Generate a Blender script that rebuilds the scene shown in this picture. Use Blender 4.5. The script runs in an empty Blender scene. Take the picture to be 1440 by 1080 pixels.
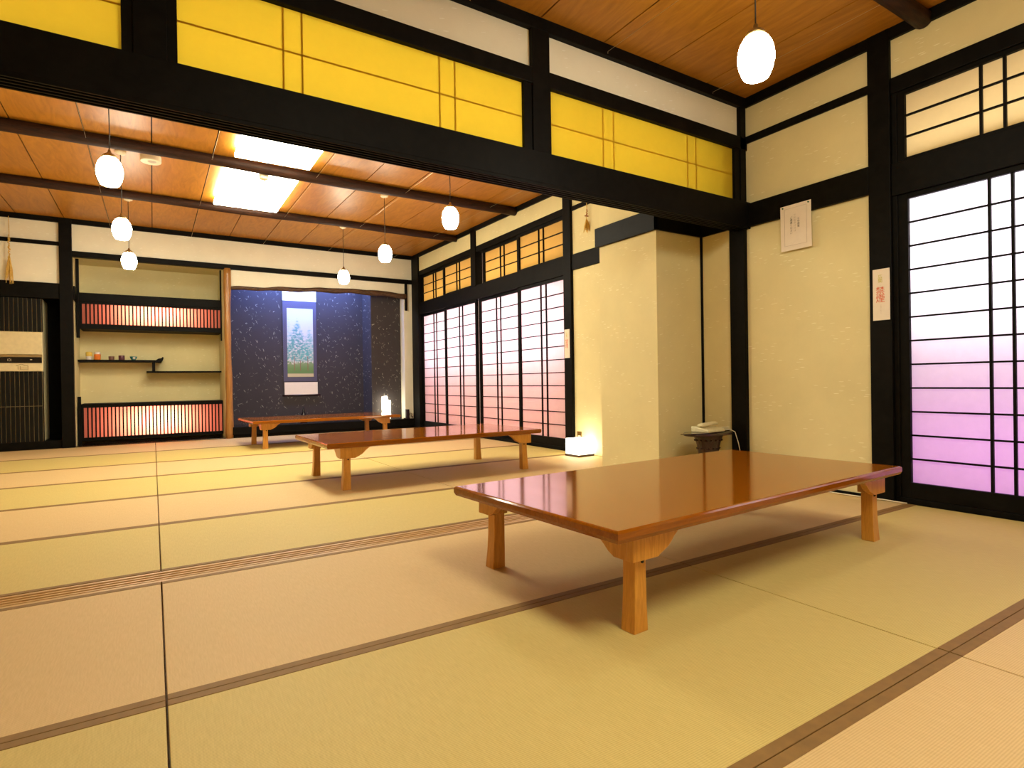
import bpy, bmesh, math, random
from mathutils import Vector, Matrix, Euler
random.seed(7)
C = bpy.context.scene.collection
PI = math.pi

# ------------------------------------------------------------------ helpers
class MB:
    """collects shapes (world coordinates minus an offset) for ONE mesh object"""
    def __init__(s, off=(0, 0, 0)):
        s.bm = bmesh.new(); s.o = Vector(off)
    def face(s, pts):
        vs = [s.bm.verts.new(Vector(p) - s.o) for p in pts]
        return s.bm.faces.new(vs)
    def box(s, x0, x1, y0, y1, z0, z1, z0b=None, z1b=None):
        # z0b/z1b: heights at the y1 end when the box follows a slope
        z0b = z0 if z0b is None else z0b; z1b = z1 if z1b is None else z1b
        P = [(x0, y0, z0), (x1, y0, z0), (x1, y1, z0b), (x0, y1, z0b), (x0, y0, z1), (x1, y0, z1), (x1, y1, z1b), (x0, y1, z1b)]
        v = [s.bm.verts.new(Vector(p) - s.o) for p in P]
        for f in ((0, 3, 2, 1), (4, 5, 6, 7), (0, 1, 5, 4), (1, 2, 6, 5), (2, 3, 7, 6), (3, 0, 4, 7)):
            s.bm.faces.new([v[i] for i in f])
        return s
    def prism(s, poly, axis, a, b):
        """2-D outline extruded along an axis. axis x: poly=(y,z); y: (x,z); z: (x,y)"""
        def P(u, w, t):
            return {'x': (t, u, w), 'y': (u, t, w), 'z': (u, w, t)}[axis]
        A = [s.bm.verts.new(Vector(P(u, w, a)) - s.o) for u, w in poly]
        B = [s.bm.verts.new(Vector(P(u, w, b)) - s.o) for u, w in poly]
        n = len(poly)
        s.bm.faces.new(A); s.bm.faces.new(B[::-1])
        for i in range(n):
            s.bm.faces.new([A[i], B[i], B[(i + 1) % n], A[(i + 1) % n]])
        bmesh.ops.recalc_face_normals(s.bm, faces=s.bm.faces)
        return s
    def lathe(s, prof, c, n=32, sx=1, sy=1, cap=True):
        rings = []
        for r, z in prof:
            rings.append([s.bm.verts.new(Vector((c[0] + sx * r * math.cos(2 * PI * i / n), c[1] + sy * r * math.sin(2 * PI * i / n), c[2] + z)) - s.o) for i in range(n)])
        for A, B in zip(rings, rings[1:]):
            for i in range(n):
                s.bm.faces.new([A[i], A[(i + 1) % n], B[(i + 1) % n], B[i]])
        if cap:
            s.bm.faces.new(rings[0][::-1]); s.bm.faces.new(rings[-1])
        bmesh.ops.recalc_face_normals(s.bm, faces=s.bm.faces)
        return s
    def tube(s, pts, r, n=8):
        pts = [Vector(p) for p in pts]; rings = []
        rad = r if isinstance(r, (list, tuple)) else [r] * len(pts)
        up = None
        for i, p in enumerate(pts):
            d = (pts[min(i + 1, len(pts) - 1)] - pts[max(i - 1, 0)]).normalized()
            if up is None:
                up = Vector((0, 0, 1)) if abs(d.z) < .9 else Vector((1, 0, 0))
            a = d.cross(up)
            if a.length < 1e-5: a = d.cross(Vector((0, 1, 0)))
            a.normalize(); b = a.cross(d).normalized(); up = b
            rings.append([s.bm.verts.new(p + rad[i] * (a * math.cos(2 * PI * k / n) + b * math.sin(2 * PI * k / n)) - s.o) for k in range(n)])
        for A, B in zip(rings, rings[1:]):
            for i in range(n):
                s.bm.faces.new([A[i], A[(i + 1) % n], B[(i + 1) % n], B[i]])
        s.bm.faces.new(rings[0][::-1]); s.bm.faces.new(rings[-1])
        bmesh.ops.recalc_face_normals(s.bm, faces=s.bm.faces)
        return s

def build(name, mb, mat, parent=None, bevel=0, smooth=False, loc=None):
    me = bpy.data.meshes.new(name)
    mb.bm.normal_update(); mb.bm.to_mesh(me); mb.bm.free()
    o = bpy.data.objects.new(name, me); C.objects.link(o)
    me.materials.append(mat)
    if parent is not None: o.parent = parent
    if loc is not None: o.location = loc
    if smooth:
        for p in me.polygons: p.use_smooth = True
    if bevel:
        m = o.modifiers.new('Bevel', 'BEVEL'); m.width = bevel; m.segments = 2; m.limit_method = 'ANGLE'
        m.harden_normals = False
    return o
def tag(o, label=None, cat=None, group=None, kind=None):
    if label: o['label'] = label
    if cat: o['category'] = cat
    if group: o['group'] = group
    if kind: o['kind'] = kind
    return o
def thing(name, label, cat, loc=(0, 0, 0), rotz=0, group=None):
    o = bpy.data.objects.new(name, None); o.empty_display_size = .1; C.objects.link(o)
    o.location = loc; o.rotation_euler = (0, 0, rotz)
    return tag(o, label, cat, group)
def copy_tree(o, parent=None):
    c = o.copy(); C.objects.link(c)
    if parent is not None: c.parent = parent
    for ch in list(o.children): copy_tree(ch, c)
    return c
NT = [0]
def trim(mb, mat, bevel=.003, label=None):
    NT[0] += 1
    o = build('trim_%d' % NT[0], mb, mat, bevel=bevel)
    return tag(o, label, None, None, 'structure')
def struct(name, mb, mat, bevel=0):
    return tag(build(name, mb, mat, bevel=bevel), kind='structure')

def text(body, size, mat, parent, loc, rot, spacing=1.0, name='lettering'):
    cu = bpy.data.curves.new('tmp', 'FONT'); cu.body = body; cu.size = size
    cu.align_x = 'CENTER'; cu.align_y = 'TOP'; cu.space_line = spacing; cu.resolution_u = 3
    o = bpy.data.objects.new('tmp', cu); C.objects.link(o)
    dg = bpy.context.evaluated_depsgraph_get()
    me = bpy.data.meshes.new_from_object(o.evaluated_get(dg))
    bpy.data.objects.remove(o); bpy.data.curves.remove(cu)
    me.materials.clear(); me.materials.append(mat)
    t = bpy.data.objects.new(name, me); C.objects.link(t)
    t.parent = parent; t.location = loc; t.rotation_euler = rot
    return t
ROT_RIGHT = (PI / 2, 0, -PI / 2)      # text on a wall that faces -x
ROT_FAR = (PI / 2, 0, 0)              # text on a wall that faces -y

# ------------------------------------------------------------------ materials
def newmat(name):
    m = bpy.data.materials.new(name); m.use_nodes = True
    nt = m.node_tree; b = nt.nodes['Principled BSDF']
    return m, nt, b
def nd(nt, t, **k):
    n = nt.nodes.new(t)
    for a, v in k.items(): setattr(n, a, v)
    return n
def mapping(nt, scale=(1, 1, 1), rot=(0, 0, 0)):
    tc = nd(nt, 'ShaderNodeTexCoord'); mp = nd(nt, 'ShaderNodeMapping')
    mp.inputs['Scale'].default_value = scale; mp.inputs['Rotation'].default_value = rot
    nt.links.new(tc.outputs['Object'], mp.inputs['Vector'])
    return mp.outputs['Vector']
def ramp(nt, fac, stops):
    r = nd(nt, 'ShaderNodeValToRGB'); e = r.color_ramp.elements
    while len(e) < len(stops): e.new(.5)
    for q, (p, c) in zip(e, stops):
        q.position = p; q.color = (*c, 1)
    nt.links.new(fac, r.inputs['Fac'])
    return r.outputs['Color']
def mix(nt, fac, a, b, mode='MIX'):
    m = nd(nt, 'ShaderNodeMix', data_type='RGBA', blend_type=mode)
    for sock, v in ((m.inputs[0], fac), (m.inputs[6], a), (m.inputs[7], b)):
        if isinstance(v, (int, float)): sock.default_value = v
        elif isinstance(v, tuple): sock.default_value = (*v, 1)
        else: nt.links.new(v, sock)
    return m.outputs[2]
def math_(nt, op, a, b=0.0):
    m = nd(nt, 'ShaderNodeMath', operation=op)
    for sock, v in ((m.inputs[0], a), (m.inputs[1], b)):
        if isinstance(v, (int, float)): sock.default_value = v
        else: nt.links.new(v, sock)
    return m.outputs[0]
def noise(nt, vec, scale, detail=3, rough=.5, dist=0):
    n = nd(nt, 'ShaderNodeTexNoise'); n.inputs['Scale'].default_value = scale
    n.inputs['Detail'].default_value = detail; n.inputs['Roughness'].default_value = rough
    n.inputs['Distortion'].default_value = dist
    nt.links.new(vec, n.inputs['Vector'])
    return n.outputs['Fac']
def bump(nt, b, h, strength, dist=.002):
    n = nd(nt, 'ShaderNodeBump'); n.inputs['Strength'].default_value = strength; n.inputs['Distance'].default_value = dist
    nt.links.new(h, n.inputs['Height']); nt.links.new(n.outputs['Normal'], b.inputs['Normal'])

def plain(name, col, rough=.5, metal=0, spec=.5, emit=None, estr=0, coat=0, vary=.06):
    m, nt, b = newmat(name)
    n = noise(nt, mapping(nt, (9, 9, 9)), 3)
    lo = tuple(c * (1 - vary) for c in col); hi = tuple(min(1, c * (1 + vary)) for c in col)
    nt.links.new(ramp(nt, n, [(.3, lo), (.7, hi)]), b.inputs['Base Color'])
    b.inputs['Roughness'].default_value = rough; b.inputs['Metallic'].default_value = metal
    b.inputs['Specular IOR Level'].default_value = spec; b.inputs['Coat Weight'].default_value = coat
    if emit:
        b.inputs['Emission Color'].default_value = (*emit, 1); b.inputs['Emission Strength'].default_value = estr
    return m
def wood(name, c1, c2, scale=(1, 14, 14), rough=.4, coat=0, spec=.5, bumpy=.15, coat_rough=.05, contrast=(.3, .7), fine=1.0, nscale=3.0, dist=1.2):
    m, nt, b = newmat(name)
    v = mapping(nt, scale)
    n1 = noise(nt, v, nscale, 4, .55, dist)
    n2 = noise(nt, mapping(nt, tuple(s * 6 for s in scale)), 4, 2, .5)
    f = math_(nt, 'ADD', n1, math_(nt, 'MULTIPLY', math_(nt, 'SUBTRACT', n2, .5), .35 * fine))
    nt.links.new(ramp(nt, f, [(contrast[0], c1), (contrast[1], c2)]), b.inputs['Base Color'])
    b.inputs['Roughness'].default_value = rough; b.inputs['Specular IOR Level'].default_value = spec
    b.inputs['Coat Weight'].default_value = coat; b.inputs['Coat Roughness'].default_value = coat_rough
    if bumpy: bump(nt, b, f, bumpy, .001)
    return m
def flecked(name, base, fleck, cells, thr, rots=((0, 0, 0),), rough=.9, soft=.5, density=.55, mottled=.05, wob=0.0):
    """wall paper / plaster with short straw fibres"""
    m, nt, b = newmat(name)
    v0 = mapping(nt, (1, 1, 1))
    n = noise(nt, v0, 2.5, 4, .6)
    nf = noise(nt, mapping(nt, (60, 60, 220)), 2, 2)
    col = ramp(nt, n, [(.3, tuple(c * (1 - mottled) for c in base)), (.7, tuple(min(1, c * (1 + mottled)) for c in base))])
    col = mix(nt, math_(nt, 'MULTIPLY', nf, .12), col, tuple(c * .6 for c in base))
    for i, r in enumerate(rots):
        vv = mapping(nt, (1, 1, 1), r)
        if wob:
            wn = nd(nt, 'ShaderNodeTexNoise'); wn.inputs['Scale'].default_value = 18
            nt.links.new(vv, wn.inputs['Vector'])
            va = nd(nt, 'ShaderNodeVectorMath', operation='SCALE'); va.inputs['Scale'].default_value = wob
            nt.links.new(wn.outputs['Color'], va.inputs[0])
            vb = nd(nt, 'ShaderNodeVectorMath', operation='ADD')
            nt.links.new(vv, vb.inputs[0]); nt.links.new(va.outputs[0], vb.inputs[1]); vv = vb.outputs[0]
        mp = nd(nt, 'ShaderNodeMapping'); mp.inputs['Scale'].default_value = cells; mp.inputs['Location'].default_value = (i * 3.7, i * 1.3, i * 2.1)
        nt.links.new(vv, mp.inputs['Vector'])
        vo = nd(nt, 'ShaderNodeTexVoronoi'); vo.inputs['Scale'].default_value = 1
        nt.links.new(mp.outputs['Vector'], vo.inputs['Vector'])
        sp = nd(nt, 'ShaderNodeSeparateColor'); nt.links.new(vo.outputs['Color'], sp.inputs['Color'])
        mask = math_(nt, 'MULTIPLY', math_(nt, 'LESS_THAN', vo.outputs['Distance'], thr), math_(nt, 'LESS_THAN', sp.outputs[0], density))
        mask = math_(nt, 'MULTIPLY', mask, math_(nt, 'ADD', math_(nt, 'MULTIPLY', sp.outputs[1], soft), .2))
        col = mix(nt, mask, col, fleck)
    nt.links.new(col, b.inputs['Base Color'])
    b.inputs['Roughness'].default_value = rough; b.inputs['Specular IOR Level'].default_value = .2
    bump(nt, b, n, .05, .002)
    return m
def tatami(name, base, dark):
    m, nt, b = newmat(name)
    v = mapping(nt)
    w = nd(nt, 'ShaderNodeTexWave', wave_type='BANDS', bands_direction='Y', wave_profile='SIN')
    w.inputs['Scale'].default_value = 60; w.inputs['Distortion'].default_value = .25; w.inputs['Detail'].default_value = 1
    nt.links.new(v, w.inputs['Vector'])
    st = noise(nt, mapping(nt, (260, 22, 1)), 1, 3, .6)
    big = noise(nt, mapping(nt, (1.3, 1.3, 1)), 2, 3)
    f = math_(nt, 'ADD', math_(nt, 'MULTIPLY', w.outputs['Fac'], .36), math_(nt, 'MULTIPLY', st, .64))
    col = ramp(nt, f, [(.2, dark), (.75, base)])
    col = mix(nt, math_(nt, 'MULTIPLY', big, .22), col, dark)
    nt.links.new(col, b.inputs['Base Color'])
    b.inputs['Roughness'].default_value = .62; b.inputs['Specular IOR Level'].default_value = .3
    bump(nt, b, f, .15, .0008)
    return m
def paper(name, trans, diff, trans_w=.75, blotch=.06):
    """thin translucent sheet, lit from behind by real lamps"""
    m, nt, b = newmat(name)
    out = nt.nodes['Material Output']
    n = noise(nt, mapping(nt, (3, 3, 3)), 6, 5, .65)
    tr = nd(nt, 'ShaderNodeBsdfTranslucent'); df = nd(nt, 'ShaderNodeBsdfDiffuse'); mx = nd(nt, 'ShaderNodeMixShader')
    nt.links.new(ramp(nt, n, [(.3, tuple(c * (1 - blotch) for c in trans)), (.7, trans)]), tr.inputs['Color'])
    df.inputs['Color'].default_value = (*diff, 1); mx.inputs[0].default_value = trans_w
    nt.links.new(df.outputs[0], mx.inputs[1]); nt.links.new(tr.outputs[0], mx.inputs[2]); nt.links.new(mx.outputs[0], out.inputs['Surface'])
    nt.nodes.remove(b)
    return m
def glow(name, col, strength):
    m, nt, b = newmat(name)
    b.inputs['Base Color'].default_value = (*col, 1); b.inputs['Roughness'].default_value = .4
    b.inputs['Emission Color'].default_value = (*col, 1); b.inputs['Emission Strength'].default_value = strength
    return m

M = {}
M['black'] = wood('black_stained_wood', (.0025, .002, .0016), (.006, .005, .004), (1.5, 1.5, 1.5), .52, 0, .09, .06, nscale=6)
M['cream'] = flecked('cream_wall_paper', (.74, .645, .355), (.97, .92, .72), (13, 13, 95), .22, ((0, .22, .1),), density=.25, soft=.4)
M['white_wall'] = flecked('pale_wall_paper', (.80, .75, .60), (.98, .97, .92), (13, 13, 95), .22, ((0, .22, .1),), density=.25, soft=.4)
M['toko'] = flecked('dark_fibre_wall', (.052, .044, .046), (.60, .58, .46), (12, 12, 140), .25,
                    ((0, .5, .3), (0, -.9, .8), (0, 1.45, .1), (0, 2.2, .6)), density=.055, soft=.6, wob=.05)
M['tatami_green'] = tatami('tatami_greenish_sheen', (.65, .515, .188), (.48, .365, .112))  # greenish sheen of the weave painted into the base colour
M['tatami_pink'] = tatami('tatami_pinkish_sheen', (.69, .50, .245), (.53, .365, .16))  # same weave seen the other way: pinkish sheen painted as base colour
M['border'] = plain('mat_border_cloth', (.22, .118, .026), .7, vary=.1)
M['tabletop'] = wood('lacquered_table_top', (.215, .058, .001), (.29, .085, .0015), (2.2, 26, 26), .09, 0, .5, .015, coat_rough=.06, nscale=2.2)
M['tableleg'] = wood('varnished_table_leg', (.48, .20, .022), (.64, .30, .045), (26, 26, 2.5), .3, .2, .5, .04)
M['ceil'] = wood('ceiling_boards', (.33, .125, .009), (.47, .195, .018), (7, 1.1, 7), .42, 0, .5, .03, nscale=1.3, dist=3.5, fine=.5)
M['log'] = wood('bark_log', (.010, .0035, .002), (.045, .014, .005), (4, 30, 30), .6, 0, .25, .6, nscale=2)
M['bark'] = wood('gnarled_log', (.018, .008, .004), (.13, .06, .022), (6, 30, 30), .55, 0, .4, .8, nscale=2.5)
M['trunk'] = wood('polished_trunk', (.22, .09, .017), (.42, .19, .04), (22, 22, 1.3), .35, .2, .5, .15, nscale=2)
M['sill'] = wood('worn_threshold_wood', (.42, .24, .08), (.60, .38, .15), (2, 30, 30), .4, 0, .5, .05)
M['darkboard'] = wood('dark_polished_board', (.012, .007, .005), (.03, .017, .012), (1.5, 16, 16), .12, .4, .5, .02)
M['ivory'] = plain('ivory_plastic', (.70, .60, .36), .45)
M['ivory_dark'] = plain('ivory_plastic_recess', (.30, .20, .07), .5)
M['grille'] = plain('black_grille', (.004, .004, .0035), .45, 0, .2)
M['gloss_black'] = plain('glossy_black', (.006, .005, .007), .15)
M['cord'] = plain('dark_cord', (.025, .018, .012), .6)
M['brass'] = plain('aged_brass', (.35, .24, .09), .35, .9)
M['whitefit'] = plain('off_white_fitting', (.78, .68, .48), .5)
M['paper_sheet'] = plain('printed_paper', (.80, .70, .58), .8, vary=.02)
M['ink'] = plain('grey_ink', (.10, .08, .07), .8)
M['ink_pale'] = plain('pale_grey_ink', (.52, .43, .34), .8)
M['red_ink'] = plain('red_ink', (.72, .13, .05), .7)
M['yellow_ink'] = plain('yellow_green_ink', (.55, .50, .05), .7)
M['pin'] = plain('green_pin', (.01, .12, .04), .4)
M['straw'] = wood('rice_straw', (.45, .25, .04), (.75, .5, .12), (30, 30, 6), .7, 0, .3, .1)
M['straw_red'] = plain('red_brown_string', (.30, .07, .03), .7)
M['phone'] = plain('cream_phone_plastic', (.72, .66, .42), .4)
M['rosewood'] = wood('carved_rosewood', (.012, .004, .004), (.045, .014, .012), (10, 10, 10), .3, .3, .5, .3, nscale=3)
M['cable_white'] = plain('white_cable', (.75, .70, .55), .5)
M['wire'] = plain('thin_wire', (.55, .45, .28), .35, .6)
M['paper_cool'] = paper('shoji_paper_near', (.93, .84, .92), (.80, .76, .74))
M['paper_pink'] = paper('shoji_paper_far', (.95, .80, .82), (.80, .74, .70))
M['paper_amber'] = paper('transom_paper_amber_near', (.95, .74, .36), (.75, .62, .36)); M['paper_amber_far'] = paper('transom_paper_amber_far', (.92, .60, .14), (.75, .55, .25))
M['paper_yellow'] = paper('transom_sheet_yellow', (.90, .68, .05), (.80, .56, .05), .8, .04)
M['paper_red'] = paper('lattice_paper_red', (.96, .26, .16), (.75, .24, .16))
M['lightbox'] = plain('plain_white_board', (.75, .72, .70), .8)
M['lamp_ceiling'] = glow('ceiling_light_diffuser', (1, .955, .72), 15)
M['lamp_globe'] = glow('pendant_glass', (1, .95, .74), 46)
M['lamp_cube'] = glow('paper_cube_lamp', (1, .92, .68), 5)
M['lamp_washi'] = glow('washi_lamp', (1, .92, .66), 6.5)

# ------------------------------------------------------------------ camera (fitted to the photograph's straight lines)
Rr = (0.847551, -0.530505, -0.014878); Rd = (-0.014642, 0.00465, -0.999882); Rf = (0.530512, 0.847669, -0.003827)
cam = bpy.data.cameras.new('camera'); co = bpy.data.objects.new('camera', cam); C.objects.link(co)
m4 = Matrix(((Rr[0], -Rd[0], -Rf[0], 0), (Rr[1], -Rd[1], -Rf[1], 0), (Rr[2], -Rd[2], -Rf[2], .74), (0, 0, 0, 1)))
co.matrix_world = m4
cam.sensor_fit = 'HORIZONTAL'; cam.sensor_width = 36; cam.lens = 806.46 / 1440 * 36; cam.clip_start = .05
bpy.context.scene.camera = co

# ------------------------------------------------------------------ room shell
XL, XR, YB, YF = -2.75, 3.705, -1.7, 9.0
ZN = 2.78                                            # near ceiling
zf = lambda y: 2.785 + .012 * (y - 3)                # far ceiling, very slightly rising

# floor with its tatami mats
fl = MB(); fl.box(XL - .2, XR + .8, YB - .2, 9.9, -.12, -.04)
floor = struct('floor', fl, M['sill'])
cols = [(-1.765, .016), (.016, 1.793), (1.793, 3.69)]
rows = [(-1.7, -.28, 'pink'), (-.28, .682, 'pink'), (.682, 1.583, 'green'), (1.583, 2.556, 'pink'),
        (2.702, 3.629, 'green'), (3.629, 4.608, 'pink'), (4.608, 5.624, 'green'), (5.624, 6.65, 'pink'), (6.65, 7.79, 'green'), (7.79, 8.985, 'pink')]  # tones alternate by row to paint the direction-dependent weave sheen
for (y0, y1, kind) in rows:
    for ci, (x0, x1) in enumerate([(-2.74, -1.765)] + cols):
        if y0 > 7 and x0 < -2 : pass
        g = .0022
        mb = MB((x0, y0, 0)); mb.box(x0 + g, x1 - g, y0 + g, y1 - g, -.04, 0)
        mt = build('tatami_mat', mb, M['tatami_' + kind], floor, bevel=.002, loc=(x0, y0, 0))
        for (a, b) in ((y0 + g * .5, y0 + .029), (y1 - .029, y1 - g * .5)):
            hb = MB((x0, y0, 0)); hb.box(x0 + g, x1 - g, a, b, -.039, .0014)
            build('border_cloth', hb, M['border'], mt, bevel=.0012)
# grooved threshold between the rooms
th = MB(); th.box(XL, XR, 2.556, 2.702, -.05, -.012)
for i in range(5):
    y = 2.559 + i * .0297
    th.box(XL, XR, y, y + (.012 if i not in (0, 4) else .02), -.012, .0)
trim(th, M['sill'], 0, 'grooved wooden threshold between the two rooms')

# ceilings: boards with open dark joints
def dark_back(o):
    o.data.materials.append(M['black'])
    for p in o.data.polygons[-6:]: p.material_index = 1
pitch = .4635
cb = MB()
x = .02 - pitch * 6
while x < XR:
    cb.box(max(x + .0045, XL - .1), min(x + pitch - .0045, XR + .02), YB - .1, 2.69, ZN, ZN + .012)
    x += pitch
cb.box(XL - .1, XR + .05, YB - .1, 2.69, ZN + .01, ZN + .03)
ceil1 = struct('ceiling', cb, M['ceil']); dark_back(ceil1)
cb = MB(); x = .02 - pitch * 6
while x < XR:
    cb.box(max(x + .0045, XL - .1), min(x + pitch - .0045, XR + .02), 2.70, 9.06, zf(2.7), zf(2.7) + .012, zf(9.06), zf(9.06) + .012)
    x += pitch
cb.box(XL - .1, XR + .05, 2.70, 9.06, zf(2.7) + .01, zf(2.7) + .03, zf(9.06) + .01, zf(9.06) + .03)
ceil2 = struct('ceiling', cb, M['ceil']); dark_back(ceil2)

# right wall (plaster pieces around posts, shoji and alcove)
w = MB()
w.box(XR, XR + .1, 1.70, 2.70, 0, ZN + .02)                     # panel beside the sign post
w.box(XR, XR + .1, YB, 1.72, 2.44, ZN + .02)                     # above the near transom
w.box(XR, XR + .1, 2.66, 4.78, 0, zf(5))                     # alcove + lamp wall
w.box(XR, XR + .1, 4.74, 8.95, 2.50, zf(4.7) + .01, None, zf(9) + .01)
struct('wall_right', w, M['cream'])
w = MB(); w.box(3.205, XR + .02, 3.06, 3.70, 0, zf(3.4))
struct('wall_pillar', w, M['cream'])
w = MB(); w.box(XL - .1, XL, YB, 2.64, 0, ZN + .02); w.box(XL - .1, XL, 2.62, 9.7, 0, 2.9)
struct('wall_left', w, M['cream'])
w = MB(); w.box(XL - .1, XR + .8, YB - .1, YB, 0, ZN + .02)
struct('wall_front', w, M['cream'])
# header between the rooms: pale plaster above the transoms
w = MB(); w.box(XL, XR, 2.662, 2.708, 2.45, 2.81)
struct('wall_header', w, M['white_wall'])
# far wall pieces
w = MB()
w.box(XL, -.94, YF, YF + .05, 2.0, 2.90)
w.box(-.86, XR + .02, YF, YF + .05, 2.42, 2.90)
w.prism([(.94, 2.122), (2.25, 2.186), (2.9, 2.195), (3.565, 2.165), (3.565, 2.43), (.94, 2.43)], 'y', YF + .005, YF + .05)
w.box(3.54, XR + .02, YF + .002, YF + .17, .12, 2.43)
struct('wall_far', w, M['white_wall'])
# recess with the staggered shelves
w = MB()
w.box(-.90, .91, 9.80, 9.86, 0, 2.46)
w.box(-.90, -.845, YF + .03, 9.82, 0, 2.46)
w.box(.865, .91, YF + .05, 9.82, 0, 2.46)
w.box(-.90, .91, YF + .04, 9.82, 2.43, 2.48)
struct('wall_recess', w, M['cream'])
# tokonoma back wall, side panel
w = MB()
w.box(.90, 3.09, 9.62, 9.68, .1, 2.6)
w.box(.905, .955, YF + .05, 9.66, .1, 2.6)
w.box(3.035, 3.54, 9.17, 9.66, .1, 2.6)
w.box(.90, 3.56, YF + .04, 9.66, 2.55, 2.62)
struct('wall_alcove', w, M['toko'])
# dark niche behind the air conditioner
w = MB(); w.box(XL, -.93, 9.60, 9.66, 0, 2.05); w.box(-.965, -.90, 9.04, 9.64, 0, 2.05); w.box(XL, -.93, 9.04, 9.64, 2.0, 2.05)
struct('wall_niche', w, M['black'])
# outer boards behind the shoji (the lamps stand in front of them)
w = MB(); w.box(4.42, 4.46, YB, 9.0, -.1, 2.9); w.box(XR + .1, 4.44, 1.72, 1.76, -.1, 2.8); w.box(XR + .1, 4.44, 4.70, 4.74, -.1, 2.8)
w.box(XR + .1, 4.44, 8.92, 8.96, -.1, 2.9); w.box(XR + .1, 4.44, YB, 9.0, 2.6, 2.64); w.box(XR + .1, 4.44, YB - .04, YB, -.1, 2.8)
struct('wall_outer', w, M['lightbox'])

# ------------------------------------------------------------------ dark timber: posts, rails, beams
K = M['black']
def T(*b, label=None, bevel=.003):
    mb = MB()
    for q in b: mb.box(*q)
    return trim(mb, K, bevel, label)
XW = XR - .022
# near right wall
T((XW - .003, XR + .05, 1.668, 1.790, 0, ZN), label='black post beside the near shoji')
T((XW - .012, XR + .03, 2.645, 2.772, 0, ZN), label='black corner post where the rooms meet')
T((XR - .014, XR + .02, 1.79, 2.645, 2.450, 2.502), label='upper black rail on the near right wall')
T((XW - .004, XR + .02, 1.79, 2.645, 1.840, 2.008), label='black lintel rail on the near right wall')
T((XW, XR + .02, YB, 2.64, 2.712, ZN), label='black ceiling moulding of the near right wall')
T((XR - .014, XR + .09, YB, 1.668, 1.795, 1.985), label='black lintel above the near shoji')
T((XR - .012, XR + .09, YB, 1.668, 2.395, 2.487), label='black rail above the near transom window')
T((XR - .004, XR + .10, YB, 1.668, -.01, .030), label='black sill under the near shoji')
T((XR - .004, XR + .07, 1.640, 1.668, .03, 2.40), label='black jamb beside the near shoji')
# alcove / lamp wall
T((XR - .014, XR + .02, 3.044, 3.06, 0, 1.90), label='thin black corner strip in the telephone recess')
T((XR - .02, XR + .02, 2.76, 3.06, 1.86, 2.02), (3.183, XR + .02, 3.04, 3.062, 1.86, 2.02), (3.183, 3.207, 3.04, 3.735, 1.86, 2.02), label='black band around the pillar')
T((XR - .02, XR + .02, 3.70, 4.70, 1.885, 2.045), label='black lintel rail on the lamp wall')
T((XR - .014, XR + .02, 3.70, 4.70, 2.498, 2.543), label='upper black rail on the lamp wall')
T((XW - .012, XR + .06, 4.695, 4.822, 0, zf(4.75)), label='black post between lamp wall and far shoji')
T((XR - .012, XR + .10, 4.82, 8.72, 1.858, 2.045), label='black lintel above the far shoji')
T((XR - .008, XR + .10, 4.82, 8.72, 2.490, 2.565), label='black rail above the far transom windows')
T((XR - .004, XR + .11, 4.82, 8.72, -.01, .035), label='black sill under the far shoji')
T((XW, XR + .09, 6.775, 6.905, 2.03, 2.80), label='short black strut between the far transom windows')
T((XW - .006, XR + .10, 8.72, 8.99, 0, 2.84), label='black corner post at the far right')
mb = MB(); mb.box(XW, XR + .02, 2.72, 9.0, zf(2.7) - .06, zf(2.7) + .005, zf(9) - .06, zf(9) + .005)
trim(mb, K, .003, 'black ceiling moulding of the far right wall')
# header beam, grooved underneath
mb = MB(); mb.box(XL, XR, 2.612, 2.728, 1.845, 2.018)
for y in (2.612, 2.636, 2.664, 2.692, 2.716): mb.box(XL, XR, y, y + .012, 1.828, 1.846)
trim(mb, K, .002, 'wide black header beam between the rooms')
T((XL, XR, 2.632, 2.728, 2.400, 2.490), label='black rail above the yellow transoms')
T((XL, XR - .01, 2.628, 2.67, 2.708, ZN), (XL, XR - .01, 2.70, 2.74, 2.722, 2.785), label='black ceiling moulding along the header')
T((1.812, 1.930, 2.630, 2.735, 2.01, 2.712), label='black post between the yellow transoms')
T((-.047, .066, 2.630, 2.735, 2.01, 2.712), label='black post left of the long yellow transom')
T((3.628, 3.69, 2.632, 2.73, 2.01, 2.712), label='black end post of the header')
# far wall
T((-.962, -.835, YF - .05, YF + .05, 0, 2.845), label='black post between air conditioner and shelf recess')
T((XL, XR, YF - .03, YF + .02, 2.795, 2.860), label='black ceiling moulding of the far wall')
T((XL, -.95, YF - .022, YF + .02, 2.508, 2.556), label='upper black rail above the air conditioner')
T((XL, -.95, YF - .03, YF + .06, 1.850, 2.040), label='black lintel above the air conditioner')
T((-.84, XR - .02, YF - .035, YF + .055, 2.388, 2.456), label='black rail across the recess and alcove')
T((3.555, 3.588, YF - .04, YF + .002, 1.945, 2.42), label='short hanging black strut at the alcove end')
T((XL, -.95, YF - .01, 9.62, 0, .098), label='black plinth under the air conditioner')
T((-.845, -.82, YF + .05, 9.36, 1.865, 2.03), label='black side rail inside the shelf recess')
T((-.836, -.80, 9.335, 9.36, 1.40, 2.43), (-.836, -.80, 9.335, 9.36, .012, .63), label='thin black stile left of the lattice cabinets')
T((.845, .866, 9.335, 9.36, 1.40, 2.43), label='thin black stile right of the upper lattice cabinet')
D = M['darkboard']
mb = MB(); mb.box(-.845, .96, YF - .02, 9.80, -.03, .012); trim(mb, D, .003, 'dark polished board at the foot of the recess')
mb = MB(); mb.box(.945, XR, YF - .055, YF + .06, .045, .156); mb.box(.945, XR, YF - .03, YF + .06, 0, .05)
trim(mb, K, .006, 'black step edge of the alcove')
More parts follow.
